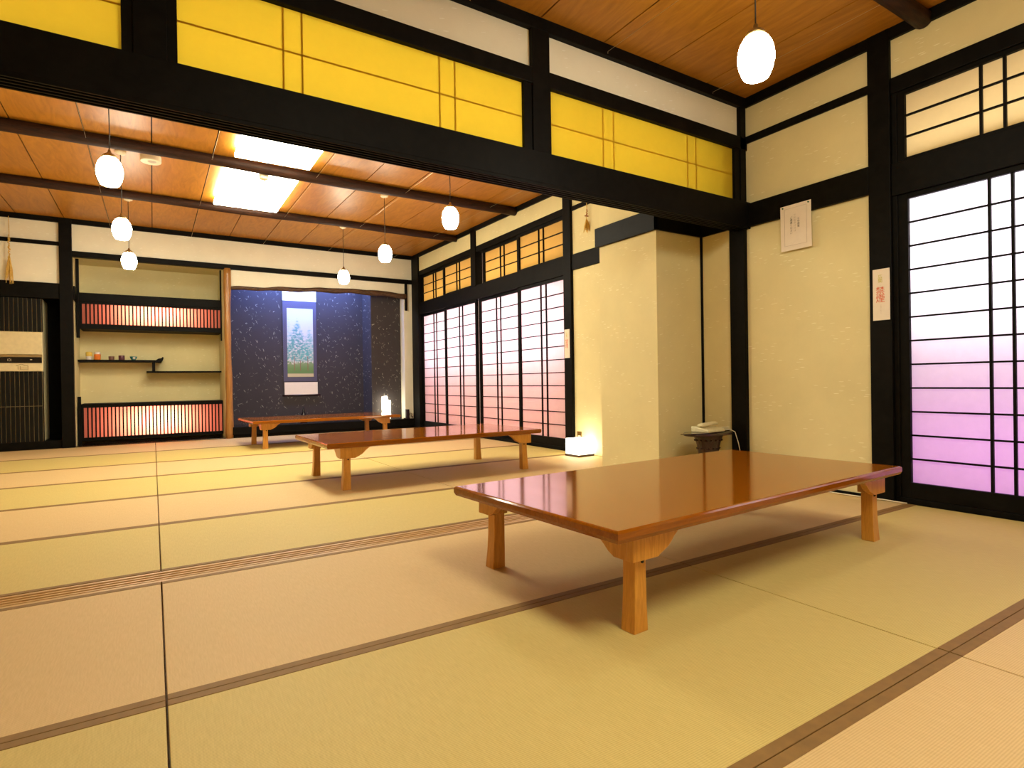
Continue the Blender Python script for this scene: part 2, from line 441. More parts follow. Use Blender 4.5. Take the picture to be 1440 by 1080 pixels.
mb = MB(); mb.box(.95, 3.56, YF + .05, 9.63, .10, .152); trim(mb, D, 0, 'dark polished alcove floor')

# round logs under the ceiling
def log(name, x0, x1, y, z, r, label, zfun=None, mat='log', seed=1):
    rnd = random.Random(seed); pts = []; rad = []
    n = 40
    for i in range(n + 1):
        t = i / n
        pts.append((x0 + (x1 - x0) * t, y + .006 * math.sin(t * 9 + seed), z + .004 * math.sin(t * 13 + seed * 2)))
        rad.append(r * (1 + .05 * math.sin(t * 21 + seed) + rnd.uniform(-.02, .02)))
    mb = MB(); mb.tube(pts, rad, 16)
    NT[0] += 1
    o = build('trim_%d' % NT[0], mb, M[mat], smooth=True)
    return tag(o, label, None, None, 'structure')
log('l', XL, 3.70, 5.79, zf(5.8) - .045, .05, 'round brown log under the far ceiling, nearer one', seed=1)
log('l', XL, 3.70, 7.36, zf(7.4) - .042, .046, 'round brown log under the far ceiling, farther one', seed=2)
log('l', XL, 3.70, 1.50, ZN - .04, .05, 'round brown log under the near ceiling', seed=3)
# trunk post and gnarled log of the alcove
pts = []; rad = []
for i in range(31):
    t = i / 30
    pts.append((.908 + .004 * math.sin(t * 7), YF - .005, 2.40 * t)); rad.append(.047 + .006 * math.sin(t * 5 + 2) + .003 * math.sin(t * 23))
mb = MB(); mb.tube(pts, rad, 20); NT[0] += 1
tag(build('trim_%d' % NT[0], mb, M['trunk'], smooth=True), 'polished trunk post beside the dark alcove', kind='structure')
pts = []; rad = []
for i in range(41):
    t = i / 40
    zc = 2.125 + (.065 * t / .5 if t < .5 else .065 + .02 * math.sin((t - .5) * 2 * PI) - .01 * (t - .5) * 2)
    pts.append((.93 + 2.64 * t, YF - .01, zc + .006 * math.sin(t * 31)))
    rad.append(.022 + .024 * t ** .8 + .004 * math.sin(t * 26) + .002 * math.sin(t * 57))
mb = MB(); mb.tube(pts, rad, 16); NT[0] += 1
tag(build('trim_%d' % NT[0], mb, M['bark'], smooth=True), 'gnarled log lintel over the alcove', kind='structure')

# ------------------------------------------------------------------ shoji leaves and transom windows on the right wall
cnt = {'door': 0, 'window': 0}
def leaf(kind, y0, y1, z0, z1, py0, py1, pz0, pz1, bars, nrow, xo, pmat, label):
    """one sliding leaf: frame y0..y1,z0..z1; paper py0..py1,pz0..pz1"""
    cnt[kind] += 1
    o = bpy.data.objects.new('%s_%d' % (kind, cnt[kind]), None); C.objects.link(o)
    base = (xo, y0, z0); o.location = base; tag(o, label, None, None, 'structure')
    f = MB(base)
    f.box(xo, xo + .03, y0, py0, z0, z1); f.box(xo, xo + .03, py1, y1, z0, z1)
    f.box(xo, xo + .03, py0, py1, z0, pz0); f.box(xo, xo + .03, py0, py1, pz1, z1)
    build('frame', f, K, o, bevel=.002)
    l = MB(base); t = .0065
    for b in bars: l.box(xo + .006, xo + .022, b - t, b + t, pz0, pz1)
    for i in range(1, nrow):
        z = pz0 + (pz1 - pz0) * i / nrow
        l.box(xo + .008, xo + .022, py0, py1, z - t * .75, z + t * .75)
    build('lattice', l, K, o)
    p = MB(base); X = xo + .0235
    p.face([(X, py0 - .004, pz0 - .004), (X, py0 - .004, pz1 + .004), (X, py1 + .004, pz1 + .004), (X, py1 + .004, pz0 - .004)])
    build('paper', p, pmat, o)
    return o
S = .05
leaf('door', .70, 1.645, .03, 1.80, .745, 1.590, .122, 1.765, (1.117, 1.213), 12, XR + .004, M['paper_cool'], 'near shoji leaf, glowing white above and lilac below')
leaf('door', -.25, .74, .03, 1.80, -.2, .69, .122, 1.765, (.19, .29), 12, XR + .040, M['paper_cool'], 'next shoji leaf nearer the viewer')
leaf('window', .70, 1.645, 1.98, 2.40, .745, 1.602, 2.005, 2.372, (1.144, 1.244), 3, XR + .004, M['paper_amber'], 'near amber transom window')
leaf('window', -.25, .74, 1.98, 2.40, -.2, .69, 2.005, 2.372, (.19, .29), 3, XR + .040, M['paper_amber'], 'next amber transom window nearer the viewer')
for i, (a, b, c, xo) in enumerate(((7.846, 8.69, 8.235, .036), (6.849, 7.763, 7.284, .004), (5.823, 6.747, 6.295, .036), (4.84, 5.727, 5.255, .004))):
    leaf('door', a - .048, b + .048 if i else 8.73, .03, 1.86, a, b, .125, 1.822, (c - .05, c + .05), 12, XR + xo, M['paper_pink'],
         ('far pink shoji leaf next to the alcove corner', 'second far pink shoji leaf from the alcove corner', 'third far pink shoji leaf from the alcove corner', 'far pink shoji leaf beside the lamp wall post')[i])
for i, (a, b, c, xo) in enumerate(((7.875, 8.68, 8.235, .036), (6.905, 7.796, 7.356, .004), (5.786, 6.63, 6.185, .036), (4.85, 5.73, 5.287, .004))):
    leaf('window', a - .045, min(b + .045, 8.73), 2.04, 2.50, a, b, 2.068, 2.458, (c - .045, c + .045), 3, XR + xo, M['paper_amber_far'],
         ('far amber transom window next to the alcove corner', 'second far amber transom window from the alcove corner', 'third far amber transom window from the alcove corner', 'far amber transom window beside the lamp wall post')[i])

# yellow transoms in the header
def transom(x0, x1, mull, label):
    cnt['window'] += 1
    o = bpy.data.objects.new('window_%d' % cnt['window'], None); C.objects.link(o)
    base = (x0, 2.66, 2.02); o.location = base; tag(o, label, None, None, 'structure')
    y = 2.662
    f = MB(base)
    f.box(x0 - .055, x0, 2.640, 2.69, 2.012, 2.405); f.box(x1, x1 + .055, 2.640, 2.69, 2.012, 2.405)
    build('frame', f, K, o, bevel=.002)
    p = MB(base); p.face([(x0, y, 2.014), (x1, y, 2.014), (x1, y, 2.404), (x0, y, 2.404)])
    build('yellow_sheet', p, M['paper_yellow'], o)
    l = MB(base)
    for m_ in mull: l.box(m_ - .004, m_ + .004, y + .0006, y + .006, 2.016, 2.404)
    l.box(x0, x1, y + .0006, y + .006, 2.208, 2.216)
    build('lattice', l, M['sill'], o)
transom(.102, 1.757, (.506, .586, 1.257, 1.344), 'long yellow transom over the opening')
transom(1.942, 3.570, (2.346, 2.432, 3.096, 3.182), 'right hand yellow transom over the opening')
transom(-1.75, -.084, (-1.30, -1.22, -.55, -.46), 'left hand yellow transom, cut by the picture edge')

# ------------------------------------------------------------------ low tables
def low_table(loc, rz, L, W, H, ix, iy, label):
    t = thing('low_table', label, 'table', (loc[0], loc[1], 0), rz, 'long low tables on the tatami')
    th = .036; x, y = L / 2, W / 2
    mb = MB()
    prof = [(-y + .006, H - th), (y - .006, H - th), (y, H - th + .012), (y, H - .007), (y - .004, H - .002), (y - .009, H), (-y + .009, H), (-y + .004, H - .002), (-y, H - .007), (-y, H - th + .012)]
    # two rings of outline so that the long and the short edges share one moulded profile
    zs = [(H - th, -.006), (H - th + .012, 0), (H - .007, 0), (H - .002, -.004), (H, -.009)]
    rings = []
    for z, d in zs:
        rings.append([mb.bm.verts.new((sx * (x + d), sy * (y + d), z)) for sx, sy in ((-1, -1), (1, -1), (1, 1), (-1, 1))])
    for A, B in zip(rings, rings[1:]):
        for i in range(4): mb.bm.faces.new([A[i], A[(i + 1) % 4], B[(i + 1) % 4], B[i]])
    mb.bm.faces.new(rings[0][::-1]); mb.bm.faces.new(rings[-1])
    build('tabletop', mb, M['tabletop'], t)
    hk = .076; zt = H - th                                     # bracket height
    s0 = .05
    for sx in (-1, 1):
        for sy in (-1, 1):
            ax, ay = sx * (x - ix), sy * (y - iy)              # outer foot corner
            def P(u, v): return (ax - sx * u, ay - sy * v)     # u,v measured inwards
            # leg: square, outer faces curve outwards towards the foot
            lg = MB(); rings = []
            for k in range(9):
                q = k / 8; z = q * (zt - hk)
                fl = .012 * (1 - q) ** 2.2
                u0, v0, s = .012 - fl, .006 - fl * .5, s0 - .002
                pts = [P(u0, v0), P(u0 + s + fl, v0), P(u0 + s + fl, v0 + s + fl * .5), P(u0, v0 + s + fl * .5)]
                if sx * sy < 0: pts = pts[::-1]
                rings.append([lg.bm.verts.new((a, b, z)) for a, b in pts])
            for A, B in zip(rings, rings[1:]):
                for i in range(4): lg.bm.faces.new([A[i], A[(i + 1) % 4], B[(i + 1) % 4], B[i]])
            lg.bm.faces.new(rings[0][::-1]); lg.bm.faces.new(rings[-1])
            bmesh.ops.recalc_face_normals(lg.bm, faces=lg.bm.faces)
            lo = build('leg', lg, M['tableleg'], t, bevel=.0025)
            # scalloped bracket along the long side, shorter one along the short side
            br = MB()
            def scallop(a, ln, base):
                z0 = zt - hk
                return [(a, zt), (a, z0), (base, z0), (base + .010, z0 + .006), (base + .022, z0 + .011), (base + .045, z0 + .022), (base + .062, z0 + .036), (base + .075, z0 + .050), (base + .092, z0 + .062), (ln, zt)]
            poly = [(ax - sx * u, z) for u, z in scallop(-.018, .205, .090)]
            a, b = ay + sy * .016, ay - sy * .010
            br.prism(poly, 'y', min(a, b), max(a, b))
            poly = [(ay - sy * v, z) for v, z in [(-.015, zt), (-.015, zt - hk), (.062, zt - hk), (.085, zt - hk + .012), (.105, zt - hk + .030), (.125, zt - hk + .045), (.150, zt)]]
            a, b = ax + sx * .017, ax - sx * .010
            br.prism(poly, 'x', min(a, b), max(a, b))
            x_, y_ = sorted((ax, ax - sx * .066)), sorted((ay, ay - sy * .066))
            br.box(x_[0], x_[1], y_[0], y_[1], zt - hk + .0005, zt - .001)
            build('bracket', br, M['tableleg'], t, bevel=.002)
            pn = MB(); cx, cy = P(.042, .0)
            pn.lathe([(.0052, -.003), (.0052, .004), (.003, .006)], (0, 0, 0), 12)
            p = build('hinge_pin', pn, M['gloss_black'], lo)
            p.location = (cx, ay - sy * .006, zt - hk - .010); p.rotation_euler = (PI / 2 if sy < 0 else -PI / 2, 0, 0)
    return t
low_table((1.951, 1.668), .060, 1.835, .895, .328, .112, .050, 'large glossy brown low table nearest the viewer')
low_table((1.888, 4.447), .028, 1.812, .904, .335, .114, .035, 'glossy brown low table in the middle, behind the grooved threshold')
low_table((1.830, 7.60), .046, 1.80, .95, .333, .125, .115, 'glossy brown low table at the back, before the dark alcove')

# ------------------------------------------------------------------ pendant lamps
def pendant(x, y, zc, zc_top, label):
    t = thing('pendant_lamp', label, 'lamp', (x, y, zc), 0, 'egg shaped glass pendant lamps')
    prof = [(.014, .093), (.032, .088), (.049, .075), (.063, .052), (.071, .025), (.0745, 0), (.073, -.025), (.067, -.052), (.057, -.077), (.051, -.089), (.045, -.093), (.030, -.094), (.008, -.094)]
    mb = MB(); mb.lathe([(r, z) for r, z in prof[::-1]], (0, 0, 0), 32)
    build('glass_shade', mb, M['lamp_globe'], t, smooth=True)
    mb = MB(); mb.lathe([(.040, .084), (.041, .092), (.034, .104), (.020, .113), (.011, .118), (.009, .134), (.004, .138)], (0, 0, 0), 24)
    build('cap', mb, M['brass'], t, smooth=True)
    h = zc_top - zc
    mb = MB(); mb.tube([(0, 0, .13), (.002, .001, h * .4), (-.001, 0, h * .75), (0, 0, h - .02)], .0032, 8)
    build('hanging_cord', mb, M['cord'], t, smooth=True)
    mb = MB(); mb.lathe([(.012, -.034), (.022, -.028), (.042, -.020), (.042, -.002), (.040, 0)], (0, 0, h), 24)
    build('ceiling_rose', mb, M['whitefit'], t, smooth=True)
    return t
pendant(-.218, 4.53, 2.145, zf(4.53), 'large looking lit pendant lamp at left, nearest of the left row of three')
pendant(-.213, 6.10, 2.140, zf(6.1), 'lit pendant lamp at left, middle one of the left row of three')
pendant(-.205, 7.65, 2.150, zf(7.65), 'lit pendant lamp at left, farthest of the left row, before the shelf recess')
pendant(2.225, 4.53, 2.182, zf(4.53), 'lit pendant lamp at right in the far room, nearest the header beam')
pendant(2.192, 6.10, 2.178, zf(6.1), 'lit pendant lamp over the middle of the far room, middle one of the right row')
pendant(2.172, 7.65, 2.170, zf(7.65), 'lit pendant lamp straight before the dark alcove, farthest of the right row')
pendant(2.200, 1.515, 2.112, ZN, 'single lit pendant lamp in the near room, above the near table')

# ------------------------------------------------------------------ ceiling lights and small ceiling fittings
def ceiling_light(x0, x1, y0, y1, zc, label, group='flat ceiling lights'):
    cx, cy = (x0 + x1) / 2, (y0 + y1) / 2
    t = thing('ceiling_light', label, 'ceiling light', (cx, cy, zc), 0, group)
    a, b = (x1 - x0) / 2, (y1 - y0) / 2
    mb = MB(); mb.box(-a + .03, a - .03, -b + .03, b - .03, -.02, .03); build('base', mb, M['whitefit'], t)
    mb = MB(); mb.box(-a, a, -b, b, -.055, -.018); build('diffuser', mb, M['lamp_ceiling'], t, bevel=.008)
    return t
ceiling_light(.635, 1.275, 4.42, 5.56, zf(5) - .004, 'flat lit ceiling light nearer the header beam')
ceiling_light(.60, 1.26, 5.96, 7.17, zf(6.55) - .008, 'flat lit ceiling light between the two round logs')
ceiling_light(.92, 1.56, -.75, .39, ZN - .004, 'flat ceiling light of the near room, overhead beyond the picture')
t = thing('smoke_detector', 'round beige smoke detector on the far ceiling between left pendants and flat lights', 'smoke detector', (.012, 6.10, zf(6.1)))
mb = MB(); mb.lathe([(.078, -.055), (.082, -.050), (.083, -.004), (.080, 0)], (0, 0, 0), 32); build('body', mb, M['whitefit'], t, smooth=True, bevel=.002)
mb = MB(); mb.lathe([(.02, -.062), (.032, -.058), (.036, -.054)], (.01, -.02, 0), 20); build('sensor_window', mb, M['ink_pale'], t)
t = MB((.92, 5.86, 2.72)); t.lathe([(.02, -.03), (.038, -.022), (.045, -.004), (.045, .09)], (.92, 5.86, 2.72), 20)
tag(build('ceiling_fitting', t, M['whitefit'], loc=(.92, 5.86, 2.72)), 'small beige ceiling fitting beside the log between the two flat lights', 'ceiling fitting')
# thin wires stretched under the ceilings
def wire(p, q, label, group):
    base = Vector(p); mb = MB(base); r = .0011
    hk = Vector((0, 0, .03))
    mb.tube([Vector(p) + Vector((0, 0, -.012)), Vector(p), (Vector(p) + Vector(q)) / 2, Vector(q), Vector(q) + Vector((0, 0, -.012))], r, 6)
    o = build('ceiling_wire', mb, M['wire'], loc=p)
    tag(o, label, 'wire', group)
for x, z in ((1.42, ''), (2.36, ''), (3.32, '')):
    n = {1.42: 'left', 2.36: 'middle', 3.32: 'right'}[x]
    wire((x, 2.622, 2.728), (x + .03, -1.69, 2.728), 'thin pale wire under the near ceiling, %s one of three' % n, 'wires under the near ceiling')
for i, x in enumerate((-.43, .475, 1.38, 2.30, 3.33)):
    n = ('left of the left pendant row', 'beside the smoke detector', 'right of the flat ceiling lights', 'along the right pendant row', 'nearest the pink shoji')[i]
    wire((x, 2.745, 2.733), (x, 8.965, 2.800 - .012), 'thin pale wire under the far ceiling, %s' % n, 'wires under the far ceiling')

# ------------------------------------------------------------------ shelf recess: lattice cabinets, shelves, cups
def lattice_cabinet(z0, z1, la, lb, label):
    t = thing('lattice_cabinet', label, 'cabinet', (.0, 9.36, z0), 0, 'lit lattice cabinets in the shelf recess')
    x0, x1, yf = -.80, .862, 9.35
    o = (.0, 9.36, z0)
    b = MB(o)
    b.box(x0, x1, yf + .05, 9.795, z0, z0 + .018); b.box(x0, x1, yf + .05, 9.795, z1 - .018, z1)
    b.box(x0, x0 + .018, yf + .05, 9.795, z0, z1); b.box(x1 - .018, x1, yf + .05, 9.795, z0, z1)
    build('body', b, K, t)
    f = MB(o)
    f.box(x0, x1, yf, yf + .05, z0, la); f.box(x0, x1, yf, yf + .05, lb, z1)
    f.box(x0, x0 + .024, yf, yf + .05, la, lb); f.box(x1 - .012, x1, yf, yf + .05, la, lb)
    if z0 > 1: f.box(x0, x1, yf - .012, yf + .0, z0 + .0, z0 + .02); f.box(x0, x1, yf - .012, yf, lb + .03, z1)
    build('frame', f, K, t, bevel=.002)
    s = MB(o); n = 38; a, c = x0 + .024, x1 - .012
    for i in range(1, n):
        x = a + (c - a) * i / n
        s.box(x - .0078, x + .0078, yf + .012, yf + .024, la, lb)
    build('slats', s, K, t)
    p = MB(o); p.face([(a, yf + .026, la), (c, yf + .026, la), (c, yf + .026, lb), (a, yf + .026, lb)])
    build('paper', p, M['paper_red'], t)
    return t
lattice_cabinet(1.52, 1.992, 1.587, 1.850, 'upper lattice cabinet glowing red behind black slats')
lattice_cabinet(.045, .532, .088, .480, 'lower lattice cabinet glowing red behind black slats, on the recess floor')
t = thing('staggered_shelf', 'black staggered wall shelf of two boards with an upturned tip', 'shelf', (.01, 9.65, .945))
o = (.01, 9.65, .945)
mb = MB(o); mb.box(-.843, .10, 9.50, 9.80, 1.093, 1.121)
mb.prism([(.04, 1.121), (.065, 1.140), (.085, 1.146), (.105, 1.148), (.118, 1.166), (.132, 1.160), (.130, 1.135), (.108, 1.093), (.04, 1.093)], 'y', 9.505, 9.80)
build('upper_board', mb, K, t, bevel=.002)
mb = MB(o); mb.box(-.075, .864, 9.50, 9.80, .945, .965); build('lower_board', mb, K, t, bevel=.002)
mb = MB(o); mb.box(-.008, .030, 9.51, 9.54, .965, 1.094); build('strut', mb, K, t, bevel=.002)
zs = 1.121; ys = 9.60
def pot(name, x, prof, mat, label, cat, lid=None, inner=None):
    t = thing(name, label, cat, (x, ys, zs), 0, 'small pots on the upper shelf board')
    mb = MB(); mb.lathe(prof, (0, 0, 0), 24); build('body', mb, mat, t, smooth=True, bevel=.001)
    if lid:
        mb = MB(); mb.lathe(lid[0], (0, 0, 0), 24); build(lid[2], mb, lid[1], t, smooth=True, bevel=.001)
    return t
wht = plain('white_glaze', (.75, .68, .62), .3); yel = plain('yellow_glaze', (.72, .50, .08), .3); org = plain('orange_glaze', (.78, .20, .02), .3)
brn = plain('brown_glaze', (.16, .07, .05), .35); pur = plain('plum_glaze', (.10, .02, .035), .3); tea = plain('teal_glaze', (.02, .20, .22), .3)
pot('jar', -.728, [(.030, 0), (.035, .006), (.036, .045), (.033, .050)], wht, 'yellow and white lidded jar, leftmost on the shelf', 'jar', ([(.036, .050), (.038, .056), (.038, .098), (.030, .108), (.010, .110)], yel, 'lid'))
pot('jar', -.636, [(.034, 0), (.038, .005), (.039, .072), (.036, .076)], org, 'orange jar with a pale lid, second from left on the shelf', 'jar', ([(.034, .076), (.036, .080), (.034, .104), (.026, .110), (.008, .111)], wht, 'lid'))
pot('cup', -.479, [(.030, 0), (.033, .004), (.034, .050), (.031, .050), (.030, .010), (.004, .008)], brn, 'small brown cup in the middle of the shelf', 'cup')
pot('cup', -.363, [(.033, 0), (.036, .004), (.037, .064), (.034, .064), (.033, .010), (.004, .008)], pur, 'dark plum cup right of the brown cup', 'cup')
t = pot('bowl', -.226, [(.018, 0), (.024, .006), (.040, .030), (.044, .050), (.041, .050), (.036, .030), (.015, .010), (.004, .009)], tea, 'teal bowl with a white patch, rightmost on the shelf', 'bowl')
mb = MB(); mb.lathe([(.0005, 0), (.012, .001), (.016, .003)], (0, 0, 0), 16); p = build('white_patch', mb, wht, t); p.location = (.008, -.0395, .030); p.rotation_euler = (PI / 2 + .45, 0, 0)

# ------------------------------------------------------------------ hanging scroll and alcove objects
Xa, Xb, Ys = 1.752, 2.268, 9.606
t = thing('hanging_scroll', 'hanging scroll with a misty pine painting in the dark alcove', 'scroll', (2.01, Ys, .565))
o = (2.01, Ys, .565)
zz = lambda z: .74 + (z - .74) * 9.6 / 9.75
def scrollmat(name, c1, c2, sc):
    m, nt, b = newmat(name)
    ch = nd(nt, 'ShaderNodeTexVoronoi'); ch.inputs['Scale'].default_value = sc; ch.inputs['Randomness'].default_value = .0
    nt.links.new(mapping(nt, (1, 1, 1), (0, PI / 4, 0)), ch.inputs['Vector'])
    nt.links.new(ramp(nt, ch.outputs['Distance'], [(.18, c2), (.42, c1)]), b.inputs['Base Color']); b.inputs['Roughness'].default_value = .7
    return m
mnt = scrollmat('scroll_brocade', (.05, .045, .075), (.13, .12, .18), 48)
mb = MB(o); mb.box(Xa, Xb, Ys, Ys + .006, zz(.80), 2.30); build('brocade', mb, mnt, t)
mb = MB(o); mb.box(Xa - .001, Xb + .001, Ys - .002, Ys + .004, zz(2.105), 2.30); build('top_strip', mb, M['paper_sheet'], t)
mb = MB(o); mb.box(Xa + .012, Xb + .006, Ys - .003, Ys + .004, zz(.585), zz(.785)); build('bottom_strip', mb, M['paper_sheet'], t)
mb = MB(o); mb.tube([(Xa - .02, Ys, zz(.575)), (Xb + .045, Ys, zz(.575))], .011, 12); build('roller', mb, M['rosewood'], t, smooth=True)
# painting: sky, pines, grass drawn with nodes on its own flat sheet
px0, px1, pz0, pz1 = Xa + .062, Xb - .055, zz(.872), zz(1.985)
mb = MB(o); mb.box(px0, px1, Ys - .003, Ys + .003, pz0, pz1)
pm, nt, b = newmat('misty_pine_painting')
v = mapping(nt); sx = nd(nt, 'ShaderNodeSeparateXYZ'); nt.links.new(v, sx.inputs[0])
H_ = pz1 - pz0; zb = pz0 - o[2]
hh = math_(nt, 'DIVIDE', math_(nt, 'SUBTRACT', sx.outputs['Z'], zb), H_)
bg = ramp(nt, hh, [(0, (.50, .42, .24)), (.04, (.50, .42, .24)), (.06, (.10, .16, .05)), (.13, (.20, .26, .10)), (.22, (.62, .55, .45)), (.5, (.55, .53, .52)), (1, (.48, .54, .60))])
n1 = noise(nt, mapping(nt, (14, 14, 20)), 1.6, 5, .65)
n2 = noise(nt, mapping(nt, (6, 6, 40)), 1.2, 4, .6)
def tree(cx, wid, top, bot):
    dx = math_(nt, 'ABSOLUTE', math_(nt, 'SUBTRACT', sx.outputs['X'], cx))
    taper = math_(nt, 'MULTIPLY', math_(nt, 'SUBTRACT', top, hh), wid / (top - bot))
    a = math_(nt, 'SUBTRACT', math_(nt, 'ADD', taper, math_(nt, 'MULTIPLY', math_(nt, 'SUBTRACT', n2, .5), .16)), dx)
    a = math_(nt, 'MULTIPLY', a, 22); a = math_(nt, 'MINIMUM', math_(nt, 'MAXIMUM', a, 0), 1)
    up = math_(nt, 'MINIMUM', math_(nt, 'MAXIMUM', math_(nt, 'MULTIPLY', math_(nt, 'SUBTRACT', hh, bot), 12), 0), 1)
    tx = math_(nt, 'MINIMUM', math_(nt, 'MAXIMUM', math_(nt, 'MULTIPLY', math_(nt, 'SUBTRACT', n1, .40), 7), 0), 1)
    return math_(nt, 'MULTIPLY', math_(nt, 'MULTIPLY', a, up), tx)
col = mix(nt, math_(nt, 'MULTIPLY', tree(-.17, .16, .90, .2), .5), bg, (.20, .42, .40))
col = mix(nt, math_(nt, 'MULTIPLY', tree(-.045, .30, .88, .18), .9), col, (.07, .27, .25))
col = mix(nt, math_(nt, 'MULTIPLY', tree(.14, .24, .74, .2), .8), col, (.10, .34, .30))
bush = math_(nt, 'MULTIPLY', math_(nt, 'LESS_THAN', hh, math_(nt, 'ADD', .10, math_(nt, 'MULTIPLY', n1, .22))), math_(nt, 'GREATER_THAN', hh, .05))
col = mix(nt, math_(nt, 'MULTIPLY', bush, .8), col, (.12, .22, .06))
for tx_, top in ((.0, .24), (.115, .30), (-.09, .3)):
    tr = math_(nt, 'MULTIPLY', math_(nt, 'LESS_THAN', math_(nt, 'ABSOLUTE', math_(nt, 'SUBTRACT', sx.outputs['X'], tx_)), .006), math_(nt, 'MULTIPLY', math_(nt, 'LESS_THAN', hh, top), math_(nt, 'GREATER_THAN', hh, .09)))
    col = mix(nt, math_(nt, 'MULTIPLY', tr, .8), col, (.25, .10, .06))
nt.links.new(col, b.inputs['Base Color']); b.inputs['Roughness'].default_value = .8
build('painting', mb, pm, t)
# slim black ornament on the alcove floor
mb = MB((1.99, 9.33, .152)); mb.lathe([(.05, 0), (.052, .012), (.030, .03), (.028, .06), (.04, .10), (.034, .135), (.016, .165), (.018, .19), (.010, .215), (.004, .24)], (1.99, 9.33, .152), 20)
tag(build('black_ornament', mb, M['gloss_black'], smooth=True, loc=(1.99, 9.33, .152)), 'small slim black ornament on the alcove floor, behind the back table', 'ornament')
# crumpled washi lamp
t = thing('paper_lamp', 'tall lit paper lamp with a stepped top at the right end of the alcove', 'lamp', (3.24, 9.085, .152))
mb = MB(); mb.box(-.06, .06, -.045, .045, 0, .02); build('base', mb, M['rosewood'], t, bevel=.003)
mb = MB()
mb.prism([(-.052, .02), (.062, .02), (.068, .30), (.060, .315), (.022, .318), (.010, .385), (-.058, .378), (-.066, .30)], 'y', -.042, .042)
build('paper_shade', mb, M['lamp_washi'], t, bevel=.006)
# black upright box with its plug at the alcove end
t = thing('small_black_box', 'small upright black box standing on the alcove step by the corner', 'box', (3.565, 8.985, .156))
mb = MB(); mb.box(-.028, .028, -.03, .012, 0, .155); mb.box(-.06, .034, -.034, .014, 0, .014); build('body', mb, M['gloss_black'], t, bevel=.003)
mb = MB(); mb.tube([(.028, -.01, .05), (.05, -.012, .09), (.075, -.008, .085), (.082, .0, .055), (.07, .004, .03)], .004, 8); build('cable', mb, M['cord'], t, smooth=True)
t = thing('wall_outlet', 'white wall outlet low in the far corner beside the alcove', 'outlet', (3.655, 9.0, .20))
mb = MB(); mb.box(-.022, .022, -.006, .001, -.05, .05); build('plate', mb, M['whitefit'], t, bevel=.002)
mb = MB(); mb.box(-.008, .008, -.02, -.006, -.03, -.008); build('plug', mb, M['gloss_black'], t, bevel=.002)

# ------------------------------------------------------------------ floor standing air conditioner
bx, by, bz = -1.45, 9.23, .098
t = thing('air_conditioner', 'cream floor standing air conditioner with black louvres at the left edge', 'air conditioner', (bx, by, bz))
o = (bx, by, bz); x0, x1, y0, y1 = -1.76, -1.140, 9.02, 9.44
mb = MB(o); mb.box(x0, x1, y0, y1, bz, 1.845); build('casing', mb, M['ivory'], t, bevel=.006)
def grille(z0, z1, cut=None):
    g = MB(o); p = .0432; x = x1 - .012
    while x - .0362 > x0:
        if cut:
            g.box(x - .0362, x, y0 - .016, y0 + .002, z0, cut - .003); g.box(x - .0362, x, y0 - .016, y0 + .002, cut + .003, z1)
        else: g.box(x - .0362, x, y0 - .016, y0 + .002, z0, z1)
        x -= p
    g.box(x1 - .006, x1 + .004, y0 - .012, y0 + .002, z0, z1)
    return g
build('upper_louvre', grille(1.437, 1.842), M['grille'], t, bevel=.001)
build('lower_louvre', grille(bz, .952, .53), M['grille'], t, bevel=.001)
mb = MB(o); mb.box(x0, x1 - .004, y0 - .022, y0, 1.160, 1.432); build('front_panel', mb, M['ivory'], t, bevel=.004)
mb = MB(o); mb.box(x0, x1 - .008, y0 - .008, y0, 1.128, 1.156); build('air_slot', mb, M['ivory_dark'], t)
ds = build('display', MB(o).box(x0, x1 - .010, y0 - .012, y0, 1.056, 1.126), M['gloss_black'], t)
mb = MB(o)
for i, (ax, az) in enumerate(((-1.468, 1.100), (-1.454, 1.104), (-1.440, 1.100), (-1.468, 1.084), (-1.454, 1.080), (-1.440, 1.084))): mb.box(ax - .004, ax + .004, y0 - .0135, y0 - .011, az - .003, az + .003)
build('indicator_marks', mb, M['whitefit'], ds)
mb = MB(o); mb.box(-1.262, -1.242, y0 - .0135, y0 - .011, 1.092, 1.100); build('small_mark', mb, M['whitefit'], ds)
lp = build('lower_panel', MB(o).box(x0, x1 - .004, y0 - .018, y0, .956, 1.052), M['ivory'], t, bevel=.003)
mb = MB(o); yy = y0 - .0205                                     # embossed house outline
hx, hz = -1.335, .975
for (p, q) in (((-.05, .048), (-.012, .066)), ((-.012, .066), (.055, .044)), ((.055, .044), (.055, 0)), ((-.038, .04), (-.038, .0)), ((-.018, .0), (.055, 0)), ((-.018, .02), (.05, .02)), ((-.018, .0), (-.018, .044)), ((-.05, .048), (-.055, .042))):
    mb.tube([(hx + p[0], yy, hz + p[1]), (hx + q[0], yy, hz + q[1])], .0028, 6)
build('emblem', mb, M['ivory_dark'], lp)

